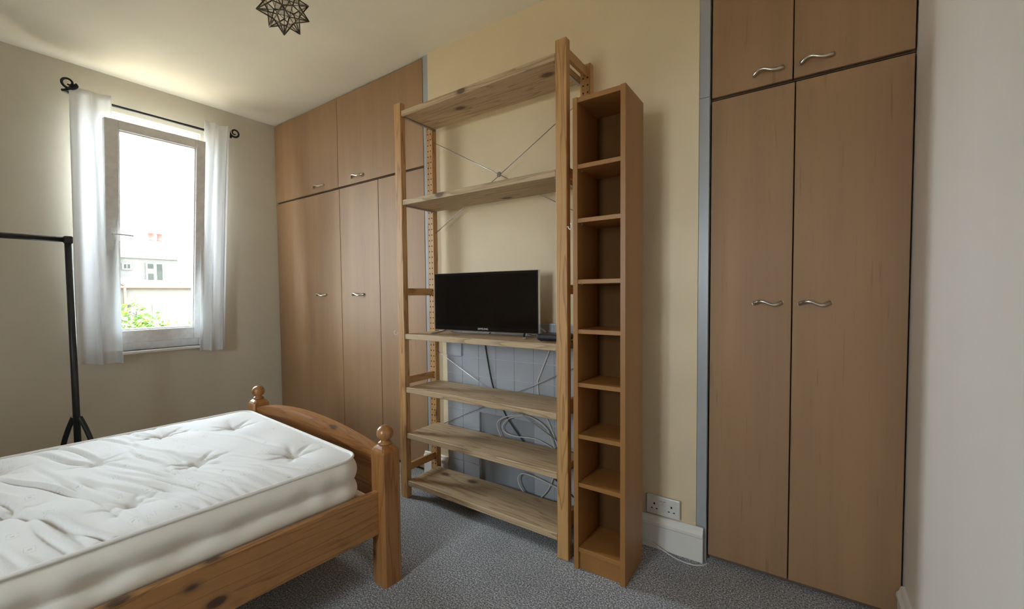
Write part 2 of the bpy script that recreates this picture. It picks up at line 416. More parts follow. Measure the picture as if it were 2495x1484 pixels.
# tilted sash
piv = Vector((XW - 0.045, 0, 0.866)); th = R(7.2); SH = 1.50
def sash_xf(bm):
    rot = Matrix.Translation(piv) @ Matrix.Rotation(th, 4, 'Y')
    bmesh.ops.transform(bm, matrix=rot, verts=bm.verts[:])
sy0, sy1, gy0, gy1 = 0.785, 1.347, 0.853, 1.287
bm = bmesh.new()
for a in ((sy0, gy0, 0, SH), (gy1, sy1, 0, SH), (gy0, gy1, 0, 0.09), (gy0, gy1, SH - 0.062, SH)):
    box(bm, 0.0, 0.062, a[0], a[1], a[2], a[3], 0.005, 2)
# glazing bead
for a in ((gy0, gy0 + 0.008, 0.09, SH - 0.062), (gy1 - 0.008, gy1, 0.09, SH - 0.062), (gy0, gy1, 0.09, 0.098), (gy0, gy1, SH - 0.07, SH - 0.062)):
    box(bm, 0.02, 0.05, a[0], a[1], a[2], a[3])
sash_xf(bm); sash = wpart('sash', bm, 'upvc', win)
bm = bx(0.028, 0.034, gy0 + 0.002, gy1 - 0.002, 0.092, SH - 0.064); sash_xf(bm); wpart('pane', bm, 'window_glass', sash)
bm = bmesh.new(); box(bm, 0.062, 0.072, 0.806, 0.836, 0.71, 0.80, 0.003, 2)
tube(bm, [(0.07, 0.821, 0.755), (0.10, 0.821, 0.755)], 0.009, 10)
tube(bm, spline([(0.104, 0.812, 0.755), (0.108, 0.84, 0.756), (0.108, 0.88, 0.755), (0.106, 0.915, 0.752)]), 0.0085, 8, flat=0.7)
sash_xf(bm); wpart('window_handle', bm, 'upvc', sash)

fill_win = thing('fill_window', 'unseen white window added behind the viewer as fill light', 'window', ((FWX0 + FWX1) / 2, YF - 0.06, FWZ0)); fill_win['kind'] = 'structure'
bm = bmesh.new(); f5 = 0.055; ya, yb_ = YF - 0.10, YF - 0.04; xm = (FWX0 + FWX1) / 2
box(bm, FWX0, FWX0 + f5, ya, yb_, FWZ0, FWZ1, 0.004); box(bm, FWX1 - f5, FWX1, ya, yb_, FWZ0, FWZ1, 0.004); box(bm, xm - f5 / 2, xm + f5 / 2, ya, yb_, FWZ0 + f5, FWZ1 - f5, 0.004)
box(bm, FWX0 + f5, FWX1 - f5, ya, yb_, FWZ0, FWZ0 + f5, 0.004); box(bm, FWX0 + f5, FWX1 - f5, ya, yb_, FWZ1 - f5, FWZ1, 0.004)
wpart('outer_frame', bm, 'upvc', fill_win)
for (a, b) in ((FWX0 + f5, xm - f5 / 2), (xm + f5 / 2, FWX1 - f5)):
    wpart('pane', bx(a + 0.001, b - 0.001, YF - 0.073, YF - 0.067, FWZ0 + f5 + 0.001, FWZ1 - f5 - 0.001), 'window_glass', fill_win)

# ------------------------------------------------------------------ built-in wardrobes
def handle_bm(cx, y, z, wd=0.135):
    """S-shaped bow handle standing off the door, bow in x, drop in z"""
    bm = bmesh.new()
    pts, rs = [], []
    n = 26
    for i in range(n + 1):
        t = i / n; s = 2 * t - 1
        off = 0.024 * (1 - abs(s) ** 3.2)
        pts.append((cx + s * wd / 2, y - 0.002 - off, z - 0.0085 * math.sin(math.pi * s) * (1 - 0.15 * abs(s)) * -1 * -1 + 0.002 * s))
        rs.append(0.0042 + 0.0030 * abs(s) ** 2)
    tube(bm, pts, rs, 10, flat=1.25)
    for s in (-1, 1):
        tube(bm, [(cx + s * wd / 2, y + 0.0005, z + 0.002 * s), (cx + s * wd / 2, y - 0.004, z + 0.002 * s)], 0.0075, 10)
    return bm
def cupboard(name, label, x0, x1, z0, z1, y, doors, hz, hxs, hw=0.14, depth_to=YB - 0.004):
    t = thing(name, label, 'cupboard', ((x0 + x1) / 2, y + 0.3, z0))
    bm = bmesh.new(); yb = y + 0.022
    box(bm, x0, x0 + 0.018, yb, depth_to, z0, z1); box(bm, x1 - 0.018, x1, yb, depth_to, z0, z1)
    box(bm, x0 + 0.018, x1 - 0.018, yb, depth_to, z0, z0 + 0.018 if z0 > 1 else z0 + 0.06); box(bm, x0 + 0.018, x1 - 0.018, yb, depth_to, z1 - 0.018, z1)
    box(bm, x0 + 0.018, x1 - 0.018, depth_to - 0.012, depth_to, z0 + 0.06, z1 - 0.018)
    for d in doors[1:-1]: box(bm, d - 0.009, d + 0.009, yb, depth_to - 0.012, z0 + 0.06, z1 - 0.018)
    wpart('carcass', bm, 'carcass', t)
    g = 0.0022
    for i in range(len(doors) - 1):
        d = wpart('door', bx(doors[i] + g, doors[i + 1] - g, y, y + 0.018, z0 + (0.004 if z0 > 1 else 0.022), z1 - 0.005, 0.0015), 'door', t)
        if hxs[i] is not None:
            wpart('handle', handle_bm(hxs[i], y, hz, hw), 'steel', d, 'brushed steel S-shaped handle')
    return t
ZS = 2.008
cupboard('overhead_cupboard', 'wide wood-effect overhead cupboard under the ceiling by the window corner', XW + 0.004, -2.034, ZS + 0.003, H - 0.006, YL, [XW + 0.006, -2.975, -2.036], 2.064, [-3.24, -2.735])
cupboard('wardrobe', 'built-in wood-effect wardrobe behind the bed foot, three tall fronts', XW + 0.004, -2.034, 0.001, ZS - 0.003, YL, [XW + 0.006, -2.965, -2.5, -2.036], 1.188, [-3.24, -2.752, None])
cupboard('overhead_cupboard', 'overhead wood-effect cupboard above the tall wardrobe at right', -0.343, XR - 0.002, 1.998, H - 0.006, YR, [-0.341, -0.052, XR - 0.004], 2.052, [-0.135, 0.022], 0.098)
cupboard('wardrobe', 'tall built-in two-door wardrobe beside the pale right wall', -0.343, XR - 0.002, 0.001, 1.992, YR, [-0.341, -0.044, XR - 0.004], 1.135, [-0.126, 0.028], 0.094)

# ------------------------------------------------------------------ tiled fireplace
TX0, TP, TZ, TZ1 = -1.83, 0.127, 0.107, 1.02
TFY = 1.922
fp = thing('fireplace_surround', 'grey painted tiled fireplace surround behind the lower shelves', 'fireplace', (TX0 + 3.5 * TP, 1.93, 0))
ox0, ox1, oz1 = TX0 + 2 * TP, TX0 + 5 * TP, TZ1 - 5 * TZ
bm = bmesh.new()
box(bm, TX0, ox0, TFY + 0.0025, 1.944, 0.001, TZ1 + 0.004); box(bm, ox1, TX0 + 7 * TP, TFY + 0.0025, 1.944, 0.001, TZ1 + 0.004)
box(bm, ox0, ox1, TFY + 0.0025, 1.944, oz1, TZ1 + 0.004)
wpart('grout_bed', bm, 'grout', fp)
wpart('blocked_opening', bx(ox0 + 0.003, ox1 - 0.003, TFY + 0.012, 1.943, 0.001, oz1 - 0.003, 0.002), 'panel', fp, 'flat grey board closing the fireplace opening')
tile_me = None
for c in range(7):
    for r in range(10):
        zt = TZ1 - r * TZ; zb = max(zt - TZ, 0.002)
        if 2 <= c <= 4 and r >= 5: continue
        h = zt - zb
        if h < TZ - 0.001:
            me = mesh_of(bx(-TP / 2 + 0.0016, TP / 2 - 0.0016, -0.004, 0.004, -h / 2 + 0.0016, h / 2 - 0.0016, 0.0012), 'tile')
        else:
            if tile_me is None: tile_me = mesh_of(bx(-TP / 2 + 0.0016, TP / 2 - 0.0016, -0.004, 0.004, -TZ / 2 + 0.0016, TZ / 2 - 0.0016, 0.0014, 2), 'tile')
            me = tile_me
        proud = 0.006 if (c == 0 and r == 1) else random.uniform(-0.0006, 0.0006)
        o = link('tile', me, 'tile', fp, Vector((TX0 + (c + 0.5) * TP, TFY + 0.003 - proud, (zt + zb) / 2)) - fp.location)
        o.rotation_euler = (random.uniform(-.006, .006), 0, random.uniform(-.006, .006))

# ------------------------------------------------------------------ wall socket and its cable
so = thing('wall_socket', 'white double wall socket above the skirting, right of the bookcase', 'socket', (-0.522, 1.955, 0.162))
yw = 1.9605
wpart('back_box', bx(-0.594, -0.450, yw - 0.010, yw + 0.0005, 0.163, 0.245, 0.002), 'socket', so)
wpart('face_plate', bx(-0.596, -0.448, yw - 0.017, yw - 0.010, 0.161, 0.247, 0.003, 2), 'socket', so)
for cx in (-0.560, -0.484):
    for (dx, dz, wx, wz) in ((0, 0.012, 0.0035, 0.0045), (-0.011, -0.010, 0.0040, 0.0022), (0.011, -0.010, 0.0040, 0.0022)):
        wpart('pin_slot', bx(cx + dx - wx, cx + dx + wx, yw - 0.0176, yw - 0.0165, 0.198 + dz - wz, 0.198 + dz + wz), 'slot', so)
for cx in (-0.530, -0.514):
    sw = wpart('switch', bx(cx - 0.006, cx + 0.006, yw - 0.0205, yw - 0.016, 0.210, 0.230, 0.0015), 'socket', so)
    wpart('red_mark', bx(cx - 0.004, cx + 0.004, yw - 0.0209, yw - 0.0203, 0.2275, 0.2292), 'red', sw)
bm = bmesh.new()
tube(bm, spline([(-0.75, 1.925, 0.03), (-0.66, 1.922, 0.040), (-0.60, 1.925, 0.036), (-0.555, 1.926, 0.026), (-0.505, 1.924, 0.010), (-0.45, 1.910, 0.0035), (-0.39, 1.905, 0.0035), (-0.35, 1.925, 0.0035), (-0.335, 1.952, 0.0035)]), 0.003, 8)
tag(link('aerial_cable', mesh_of(bm, 'aerial_cable'), 'cable_white'), 'thin cream cable trailing along the skirting under the wall socket', 'cable')

# ------------------------------------------------------------------ open pine shelving
UX = [(-1.935, -1.882), (-0.896, -0.842)]
UYF, UYB = (1.629, 1.664), (1.874, 1.909)
UH = 2.26
un = thing('shelving_unit', 'tall open pine shelving unit with six boards and wire cross braces', 'shelving', (-1.39, 1.77, 0))
def hole_strip(bm, x0, x1, y, zs, face):
    for z in zs:
        for fx in (0.30, 0.72):
            cx = x0 + (x1 - x0) * fx
            vs = [bm.verts.new((cx + 0.0042 * math.cos(k * math.pi / 4), y, z + 0.0042 * math.sin(k * math.pi / 4))) for k in range(8)]
            ws = [bm.verts.new((v.co.x, y + 0.002, v.co.z)) for v in vs]
            bm.faces.new(vs); bm.faces.new(ws[::-1])
            for k in range(8): bm.faces.new((vs[k], ws[k], ws[(k + 1) % 8], vs[(k + 1) % 8]))
for (x0, x1) in UX:
    wpart('post', bx(x0, x1, UYF[0], UYF[1], 0.0, UH, 0.003, 2), 'pine_z', un)
    p = wpart('post', bx(x0, x1, UYB[0], UYB[1], 0.0, UH, 0.003, 2), 'pine_z', un)
    bm = bmesh.new(); hole_strip(bm, x0, x1, UYB[0] - 0.0004, [0.12 + 0.034 * k for k in range(62)], -1)
    ho = wpart('peg_holes', bm, 'hole', p, 'rows of small dark peg holes'); ho['kind'] = 'stuff'
    for zc in (2.222, 1.712, 1.198, 0.684, 0.17):
        wpart('rung', bx((x0 + x1) / 2 - 0.010, (x0 + x1) / 2 + 0.010, UYF[1], UYB[0], zc - 0.021, zc + 0.021, 0.002), 'pine_y', un)
SHELF_Z = [2.212, 1.718, 0.958, 0.650, 0.384, 0.106]
for zt in SHELF_Z:
    s = wpart('shelf', bx(UX[0][1] + 0.002, UX[1][0] - 0.002, UYF[0] + 0.003, UYB[1] - 0.024, zt - 0.030, zt, 0.002), 'pine_x', un)
    for xx in (UX[0][1] + 0.003, UX[1][0] - 0.017):
        wpart('bracket', bx(xx, xx + 0.014, UYF[0] + 0.02, UYB[1] - 0.02, zt - 0.036, zt - 0.0302), 'wire', s, 'grey metal shelf bracket')
def brace(zc_l, zc_r, zt, zb, yb=1.8895):
    xl, xr = UX[0][0] + 0.025, UX[1][1] - 0.025
    xc = -1.405; zc = (zc_l + zc_r) / 2
    b0 = None
    for i, (a, b) in enumerate((((xl, zt), (xr, zb)), ((xl, zb), (xr, zt)))):
        bm = bmesh.new(); y = yb + 0.0046 * i
        tube(bm, [(a[0], y, a[1]), (b[0], y, b[1])], 0.0022, 8)
        for q in (a, b): tube(bm, [(q[0], y - 0.006, q[1]), (q[0], y + 0.004, q[1])], 0.006, 8)
        wpart('brace_wire', bm, 'wire', un, 'thin steel cross brace wire')
    bm = bmesh.new(); lathe(bm, [(0.013, -0.003), (0.015, 0), (0.013, 0.003)], seg=16)
    bmesh.ops.rotate(bm, verts=bm.verts[:], cent=(0, 0, 0), matrix=Matrix.Rotation(R(90), 3, 'X'))
    bmesh.ops.translate(bm, verts=bm.verts[:], vec=((xl + xr) / 2, yb - 0.003, (zt + zb) / 2))
    wpart('brace_tensioner', bm, 'wire', un)
brace(1.83, 1.83, 2.125, 1.545)
brace(0.62, 0.62, 0.845, 0.345)
def cup_hook(c, side):
    bm = bmesh.new()
    pts = [(c[0] + 0.002 * side * -1, c[1] + 0.004, c[2])]
    pts = [(c[0], c[1] + 0.006, c[2]), (c[0], c[1] - 0.012, c[2])]
    for k in range(13):
        a = R(-80 + 240 * k / 12)
        pts.append((c[0] + side * 0.0125 * (1 - math.cos(a) * 0.0) * math.sin(a) * 0.9 + side * 0.010, c[1] - 0.022 - 0.010 * k / 12, c[2] - 0.010 + 0.0125 * math.cos(a + math.pi) * -1 * 0.9))
    tube(bm, spline(pts, 3), 0.0024, 8)
    return bm
def hook(name, base, d, label):
    """screw-in cup hook; base on the post, d = direction the shank leaves the post"""
    bm = bmesh.new(); b = Vector(base); d = Vector(d).normalized(); u = Vector((0, 0, 1))
    pts = [b - d * 0.004, b + d * 0.010]
    cc = b + d * 0.022
    for k in range(11):
        a = R(180 + 25 + 24 * k)
        pts.append(cc + d * 0.012 * math.cos(a) + u * 0.012 * math.sin(a))
    tube(bm, spline(pts, 3), 0.0022, 8)
    return tag(link(name, mesh_of(bm, name), 'cream_plastic'), label, 'hook')
hook('cup_hook', (-1.935, 1.64, 0.962), (-1, -0.35, 0), 'small cream cup hook screwed into the left shelving post')
hook('cup_hook', (-0.842, 1.632, 1.464), (1, -0.5, 0), 'small cup hook between right shelving post and bookcase')

# ------------------------------------------------------------------ television and box
tv = thing('television', 'black flat screen television on silver feet on the third shelf', 'television', (-1.432, 1.792, 0.9585), R(3.6))
TW, THt = 0.337, 0.318
bm = bmesh.new(); box(bm, -TW, TW, -0.006, 0.014, 0.022, 0.022 + THt, 0.003, 2); part('bezel', bm, 'tv_black', tv)
bm = bmesh.new(); box(bm, -TW + 0.012, TW - 0.012, -0.0075, -0.0055, 0.046, 0.022 + THt - 0.012); part('screen', bm, 'tv_screen', tv, 'dark switched-off screen')
bm = bmesh.new(); box(bm, -TW + 0.05, TW - 0.05, 0.014, 0.045, 0.06, 0.022 + THt - 0.05, 0.014, 3); part('back_cover', bm, 'black_plastic', tv)
bm = bmesh.new()
for a in ((-TW - 0.0015, TW + 0.0015, 0.0185, 0.022), ):
    box(bm, a[0], a[1], -0.007, 0.012, a[2], a[3], 0.001)
box(bm, -TW - 0.0022, -TW, -0.0065, 0.012, 0.0185, 0.022 + THt); box(bm, TW, TW + 0.0022, -0.0065, 0.012, 0.0185, 0.022 + THt)
box(bm, -TW - 0.0022, TW + 0.0022, -0.0065, 0.012, 0.022 + THt, 0.0242 + THt)
part('silver_edge', bm, 'chrome', tv)
for s in (-1, 1):
    bm = bmesh.new()
    tube(bm, spline([(s * 0.255, 0.01, 0.026), (s * 0.262, -0.012, 0.016), (s * 0.285, -0.060, 0.0062), (s * 0.300, -0.088, 0.0055)]), [0.010, 0.010, 0.0098, 0.0098, 0.0096, 0.0094, 0.0092, 0.009] + [0.0085] * 17, 8, flat=0.55)
    tube(bm, spline([(s * 0.255, 0.01, 0.026), (s * 0.262, 0.035, 0.014), (s * 0.28, 0.075, 0.0062), (s * 0.29, 0.098, 0.0055)]), 0.0085, 8, flat=0.55)
    part('foot', bm, 'chrome', tv)
cu = bpy.data.curves.new('logo_text', 'FONT'); cu.body = 'SAMSUNG'; cu.size = 0.0145; cu.extrude = 0.0003; cu.align_x = 'CENTER'; cu.align_y = 'CENTER'; cu.space_character = 1.05
to = bpy.data.objects.new('logo_text', cu); COL.objects.link(to)
dg = bpy.context.evaluated_depsgraph_get(); me = bpy.data.meshes.new_from_object(to.evaluated_get(dg)); bpy.data.objects.remove(to)
me.materials.clear(); lo = link('logo_lettering', me, 'logo', tv, (0, -0.0078, 0.034)); lo.rotation_euler = (R(90), 0, 0); lo['label'] = 'small silver maker lettering'
bm = bmesh.new(); box(bm, -0.075, 0.075, -0.055, 0.055, 0.003, 0.034, 0.012, 3)
st = thing('set_top_box', 'small black rounded box at the right end of the television shelf', 'set-top box', (-0.972, 1.755, 0.9585), R(6))
part('case', bm, 'black_plastic', st)
for sx in (-1, 1):
    for sy in (-1, 1):
        bm = bmesh.new(); tube(bm, [(sx * 0.055, sy * 0.038, 0), (sx * 0.055, sy * 0.038, 0.005)], 0.006, 8)
        part('rubber_foot', bm, 'cable_black', st)

# ------------------------------------------------------------------ cables behind the shelves
def cable(name, pts, r, mat, label, n=8):
    bm = bmesh.new(); tube(bm, spline(pts, n), r, 8)
    return tag(link(name, mesh_of(bm, name), mat), label, 'cable')
Yc = 1.9155
cable('power_cable', [(-1.40, 1.835, 1.02), (-1.44, 1.90, 0.99), (-1.51, 1.905, 0.93), (-1.521, Yc, 0.89), (-1.488, Yc, 0.727), (-1.459, Yc, 0.631), (-1.391, Yc, 0.518), (-1.347, Yc, 0.46), (-1.26, Yc, 0.371), (-1.17, Yc, 0.29), (-1.082, Yc, 0.221), (-0.945, Yc, 0.134), (-0.88, Yc, 0.09)], 0.0040, 'cable_black', 'black power cable hanging from the television down the grey tiles')
cable('aerial_lead', [(-1.20, 1.86, 1.03), (-1.12, 1.90, 0.99), (-1.085, 1.905, 0.93), (-1.092, Yc, 0.891), (-1.158, Yc, 0.738), (-1.168, Yc, 0.704), (-1.161, Yc, 0.633), (-1.14, Yc, 0.57), (-1.10, Yc, 0.50), (-1.066, Yc, 0.43), (-1.03, Yc, 0.35), (-0.98, Yc, 0.30)], 0.0042, 'cable_white', 'thick cream cable falling from the television shelf beside the right post')
cable('cable_loop', [(-1.05, 1.900, 0.33), (-1.061, 1.900, 0.384), (-1.097, 1.900, 0.463), (-1.16, 1.900, 0.507), (-1.251, 1.900, 0.522), (-1.36, 1.900, 0.497), (-1.418, 1.900, 0.465), (-1.427, 1.900, 0.428), (-1.399, 1.900, 0.372), (-1.37, 1.900, 0.34)], 0.0034, 'cable_white', 'wide loop of cream cable between fourth and fifth shelves')
cable('cable_loop', [(-1.25, 1.9072, 0.518), (-1.347, 1.9072, 0.488), (-1.398, 1.9072, 0.433), (-1.376, 1.9072, 0.402), (-1.306, 1.9072, 0.394), (-1.186, 1.9072, 0.403), (-1.12, 1.9072, 0.39), (-1.06, 1.9072, 0.37)], 0.0030, 'cable_white', 'tight inner loop of cream cable between fourth and fifth shelves')
cable('cable_loop', [(-1.0, 1.899, 0.165), (-1.075, 1.899, 0.181), (-1.162, 1.899, 0.197), (-1.254, 1.899, 0.2), (-1.289, 1.899, 0.166), (-1.268, 1.899, 0.114), (-1.215, 1.899, 0.078), (-1.163, 1.901, 0.081), (-1.112, 1.905, 0.132), (-1.087, 1.907, 0.178), (-1.07, 1.907, 0.22)], 0.0034, 'cable_white', 'drooping loop of cream cable above the lowest shelf')

# ------------------------------------------------------------------ narrow bookcase
BX0, BX1, BY0, BY1, BH = -0.803, -0.577, 1.607, 1.822, 1.985
bk = thing('bookcase', 'tall narrow empty wood-effect bookcase with eight compartments', 'bookcase', ((BX0 + BX1) / 2, (BY0 + BY1) / 2, 0))
T = 0.021
wpart('side_panel', bx(BX0, BX0 + T, BY0, BY1, 0, BH, 0.001), 'bookcase', bk); wpart('side_panel', bx(BX1 - T, BX1, BY0, BY1, 0, BH, 0.001), 'bookcase', bk)
wpart('top_panel', bx(BX0 + T, BX1 - T, BY0 + 0.002, BY1, BH - 0.022, BH - 0.002, 0.001), 'bookcase', bk)
wpart('back_panel', bx(BX0 + T, BX1 - T, BY1 - 0.008, BY1 - 0.003, 0.08, BH - 0.022), 'bookback_shaded', bk)
wpart('plinth', bx(BX0 + T, BX1 - T, BY0 + 0.014, BY0 + 0.030, 0.0, 0.078), 'bookcase', bk)
for i, z in enumerate((1.712, 1.491, 1.238, 1.030, 0.805, 0.585, 0.377, 0.096)):
    s = wpart('shelf', bx(BX0 + T, BX1 - T, BY0 + 0.003, BY1 - 0.008, z - 0.018, z, 0.001), 'bookcase', bk)
    if i < 7:
        for xx in (BX0 + T, BX1 - T - 0.006):
            wpart('shelf_pin', bx(xx, xx + 0.006, BY0 + 0.035, BY0 + 0.041, z - 0.022, z - 0.018), 'steel', s)

# ------------------------------------------------------------------ bed
A = R(3.6755)
bed = thing('bed', 'pine double bed with ball-topped foot posts and arched footboard', 'bed', (-1.4066, 1.1062, 0), -A)
BWd = 1.262; BLn = 2.03      # post-centre distances; local x = right, local y = towards the foot wall
pw = 0.043
def post_bm(cx, cy, hsq, top=True):
    bm = bmesh.new()
    c = 0.008
    prof = lambda r: [(-r + c, -r), (r - c, -r), (r, -r + c), (r, r - c), (r - c, r), (-r + c, r), (-r, r - c), (-r, -r + c)]
    rings = []
    for z, r in ((0, pw), (hsq - 0.028, pw), (hsq - 0.020, pw * 0.97), (hsq - 0.010, pw * 0.82), (hsq - 0.003, pw * 0.66), (hsq, pw * 0.58)):
        rings.append([bm.verts.new((cx + x, cy + y, z)) for x, y in prof(r)])
    for i in range(len(rings) - 1):
        for k in range(8): bm.faces.new((rings[i][k], rings[i][(k + 1) % 8], rings[i + 1][(k + 1) % 8], rings[i + 1][k]))
    bm.faces.new(rings[0][::-1]); bm.faces.new(rings[-1])
    return bm
def ball_bm(cx, cy, z0, r=0.0335):
    bm = bmesh.new()
    prof = [(0.026, 0), (0.0285, 0.004), (0.0285, 0.008), (0.022, 0.013), (0.019, 0.016)]
    zc = 0.012 + r
    for k in range(15):
        a = R(-58 + (148 * k / 14)); prof.append((max(r * math.cos(a), 0.0006), zc + r * math.sin(a)))
    lathe(bm, prof, (cx, cy, z0), 28)
    return bm
for cx in (0, -BWd):
    p = part('foot_post', post_bm(cx, 0, 0.572), 'bed_z', bed)
    part('ball_finial', ball_bm(cx, 0, 0.572), 'bed_z', p, 'turned wooden ball on a collar')
    p = part('head_post', post_bm(cx, -BLn, 0.90), 'bed_z', bed)
    part('ball_finial', ball_bm(cx, -BLn, 0.90), 'bed_z', p)
def arch(x):                                    # height of the arched rail along the width
    t = (x + BWd / 2) / (BWd / 2); return 0.528 + 0.062 * (1 - t * t)
def arched(bm, y0, y1, zlo, zhi, n=28):
    xs = [-BWd + pw + (BWd - 2 * pw) * k / n for k in range(n + 1)]
    for k in range(n):
        pass
    pts = [(x, zlo(x)) for x in xs] + [(x, zhi(x)) for x in reversed(xs)]
    F = [[bm.verts.new((x, y, z)) for x, z in pts] for y in (y0, y1)]
    m_ = len(pts)
    for k in range(n):
        a, b = k, k + 1; c, d = m_ - 2 - k, m_ - 1 - k
        bm.faces.new((F[0][a], F[0][b], F[0][c], F[0][d])); bm.faces.new((F[1][d], F[1][c], F[1][b], F[1][a]))
    for k in range(m_): bm.faces.new((F[0][k], F[1][k], F[1][(k + 1) % m_], F[0][(k + 1) % m_]))
bm = bmesh.new(); arched(bm, -0.024, 0.024, lambda x: arch(x) - 0.048, arch)
part('footboard_rail', bm, 'bed_x', bed)
bm = bmesh.new(); arched(bm, -0.009, 0.009, lambda x: 0.21, lambda x: arch(x) - 0.047)
part('footboard_panel', bm, 'bed_x', bed)
bm = bmesh.new(); arched(bm, -0.024, 0.024, lambda x: arch(x) + 0.20, lambda x: arch(x) + 0.30); part('headboard_rail', bm, 'bed_x', bed).location = (0, -BLn, 0)
bm = bmesh.new(); arched(bm, -0.009, 0.009, lambda x: 0.21, lambda x: arch(x) + 0.201); part('headboard_panel', bm, 'bed_x', bed).location = (0, -BLn, 0)
RZ0, RZ1 = 0.215, 0.392
for cx in (-0.004, -BWd + 0.004):
    part('side_rail', bx(cx - 0.013, cx + 0.013, -BLn + pw, -pw + 0.028 if cx > -0.5 else -pw, RZ0, RZ1, 0.004, 2), 'bed_y', bed)
for k in range(13):
    y = -0.085 - k * 0.15
    part('slat', bx(-BWd + 0.02, -0.02, y - 0.035, y + 0.035, 0.345, 0.363, 0.002), 'slat', bed)

# mattress -----------------------------------------------------------------
mt = thing('mattress', 'white tufted mattress lying bare on the pine bed', 'mattress', (-1.4066, 1.1062, 0), -A)
mx0, mx1, my0, my1 = -1.175, -0.036, -1.965, -0.092
MZB, MZT = 0.364, 0.548
NX, NY = 150, 260
rng = np.random.RandomState(3)
u = np.linspace(0, 1, NX); v = np.linspace(0, 1, NY)
U, V = np.meshgrid(u, v)                      # V rows: from head (0) to foot (1)
wX, wY = mx1 - mx0, my1 - my0
PX, PY = U * wX, V * wY
cr = 0.075                                    # corner radius
QX, QY = PX.copy(), PY.copy()
for sx in (0, 1):
    for sy in (0, 1):
        dx = (PX if sx == 0 else wX - PX); dy = (PY if sy == 0 else wY - PY)
        msk = (dx < cr) & (dy < cr)
        a = 1 - dx[msk] / cr; b = 1 - dy[msk] / cr
        a2 = a * np.sqrt(1 - b * b / 2); b2 = b * np.sqrt(1 - a * a / 2)
        nx_, ny_ = cr * (1 - a2), cr * (1 - b2)
        QX[msk] = nx_ if sx == 0 else wX - nx_; QY[msk] = ny_ if sy == 0 else wY - ny_
foot = wY - PY                                # distance from the foot edge
side = wX - PX                                # distance from the near edge
hgt = np.zeros_like(PX)
edge = np.minimum(np.minimum(PX, side), np.minimum(PY, foot))
hgt += 0.014 * (1 - np.exp(-edge / 0.05))
# gentle quilt swell
hgt += 0.003 * np.sin(PX * 19 + 1.3 * np.sin(PY * 7)) * np.sin(PY * 15 + 0.7)
buttons = [(.868, .247), (.263, .237), (.469, .507), (.99, .50), (.764, .755), (.234, .738), (.441, .987), (.93, .99), (.764, 1.24), (.25, 1.24), (.469, 1.49), (.95, 1.49), (.77, 1.74), (.25, 1.74)]
BP = []
for (bs, bd) in buttons:
    bxp, byp = (mx1 - mx0) - (bs - 0.022), wY - (bd - 0.088)     # in mattress top coordinates
    BP.append((bxp, byp))
    dx, dy = PX - bxp, PY - byp; r = np.sqrt(dx * dx + dy * dy); ang = np.arctan2(dy, dx)
    deep = 1.0 if bd < 0.6 else 0.55
    hgt -= deep * (0.022 * np.exp(-(r / 0.022) ** 2) + 0.026 * np.exp(-r / 0.055))
    ph = rng.rand() * 6
    hgt -= deep * 0.009 * np.exp(-((r - 0.05) / 0.045) ** 2) * np.maximum(0, np.cos(ang * 7 + ph + 0.6 * np.sin(3 * ang))) ** 3
# creases running across the bed, more and deeper towards the head
for i in range(96):
    d = 0.22 + 1.55 * rng.rand() ** 0.9
    strength = 0.0018 + 0.0078 * min(1, max(0, (d - 0.35) / 0.45)) * (0.4 + 0.6 * rng.rand())
    c0 = rng.rand() * wX; ln = 0.16 + 0.30 * rng.rand()
    slope = 0.30 + 0.35 * (rng.rand() - 0.5); wob = 0.018 * rng.rand(); k = 6 + 12 * rng.rand(); ph = 6 * rng.rand()
    line = (wY - d) + slope * (PX - c0) + wob * np.sin(k * PX + ph)
    env = np.exp(-((PX - c0) / ln) ** 4)
    t = (PY - line) / (0.0055 + 0.005 * rng.rand())
    hgt += env * strength * (0.8 * np.exp(-((t - 1.9) / 1.5) ** 2) - 1.25 * np.exp(-t * t))
# short tucks along the near piping
for i in range(22):
    d = 0.15 + i * 0.078 + 0.03 * rng.rand()
    t = (PY - (wY - d) + 0.35 * (side - 0.05)) / 0.008
    hgt -= 0.006 * (0.4 + 0.6 * rng.rand()) * np.exp(-t * t) * np.exp(-side / 0.09) * (side > 0.004)
hgt[(PX < 1e-6) | (PX > wX - 1e-6) | (PY < 1e-6) | (PY > wY - 1e-6)] = 0
verts = np.stack([QX + mx0, QY + my0, MZT - 0.012 + hgt], -1).reshape(-1, 3)
faces = []
for j in range(NY - 1):
    o = j * NX
    for i in range(NX - 1): faces.append((o + i, o + i + 1, o + NX + i + 1, o + NX + i))
me = bpy.data.meshes.new('top_panel'); me.from_pydata(verts.tolist(), [], faces); me.update()
me.polygons.foreach_set('use_smooth', [True] * len(me.polygons))
link('top_panel', me, 'ticking', mt)
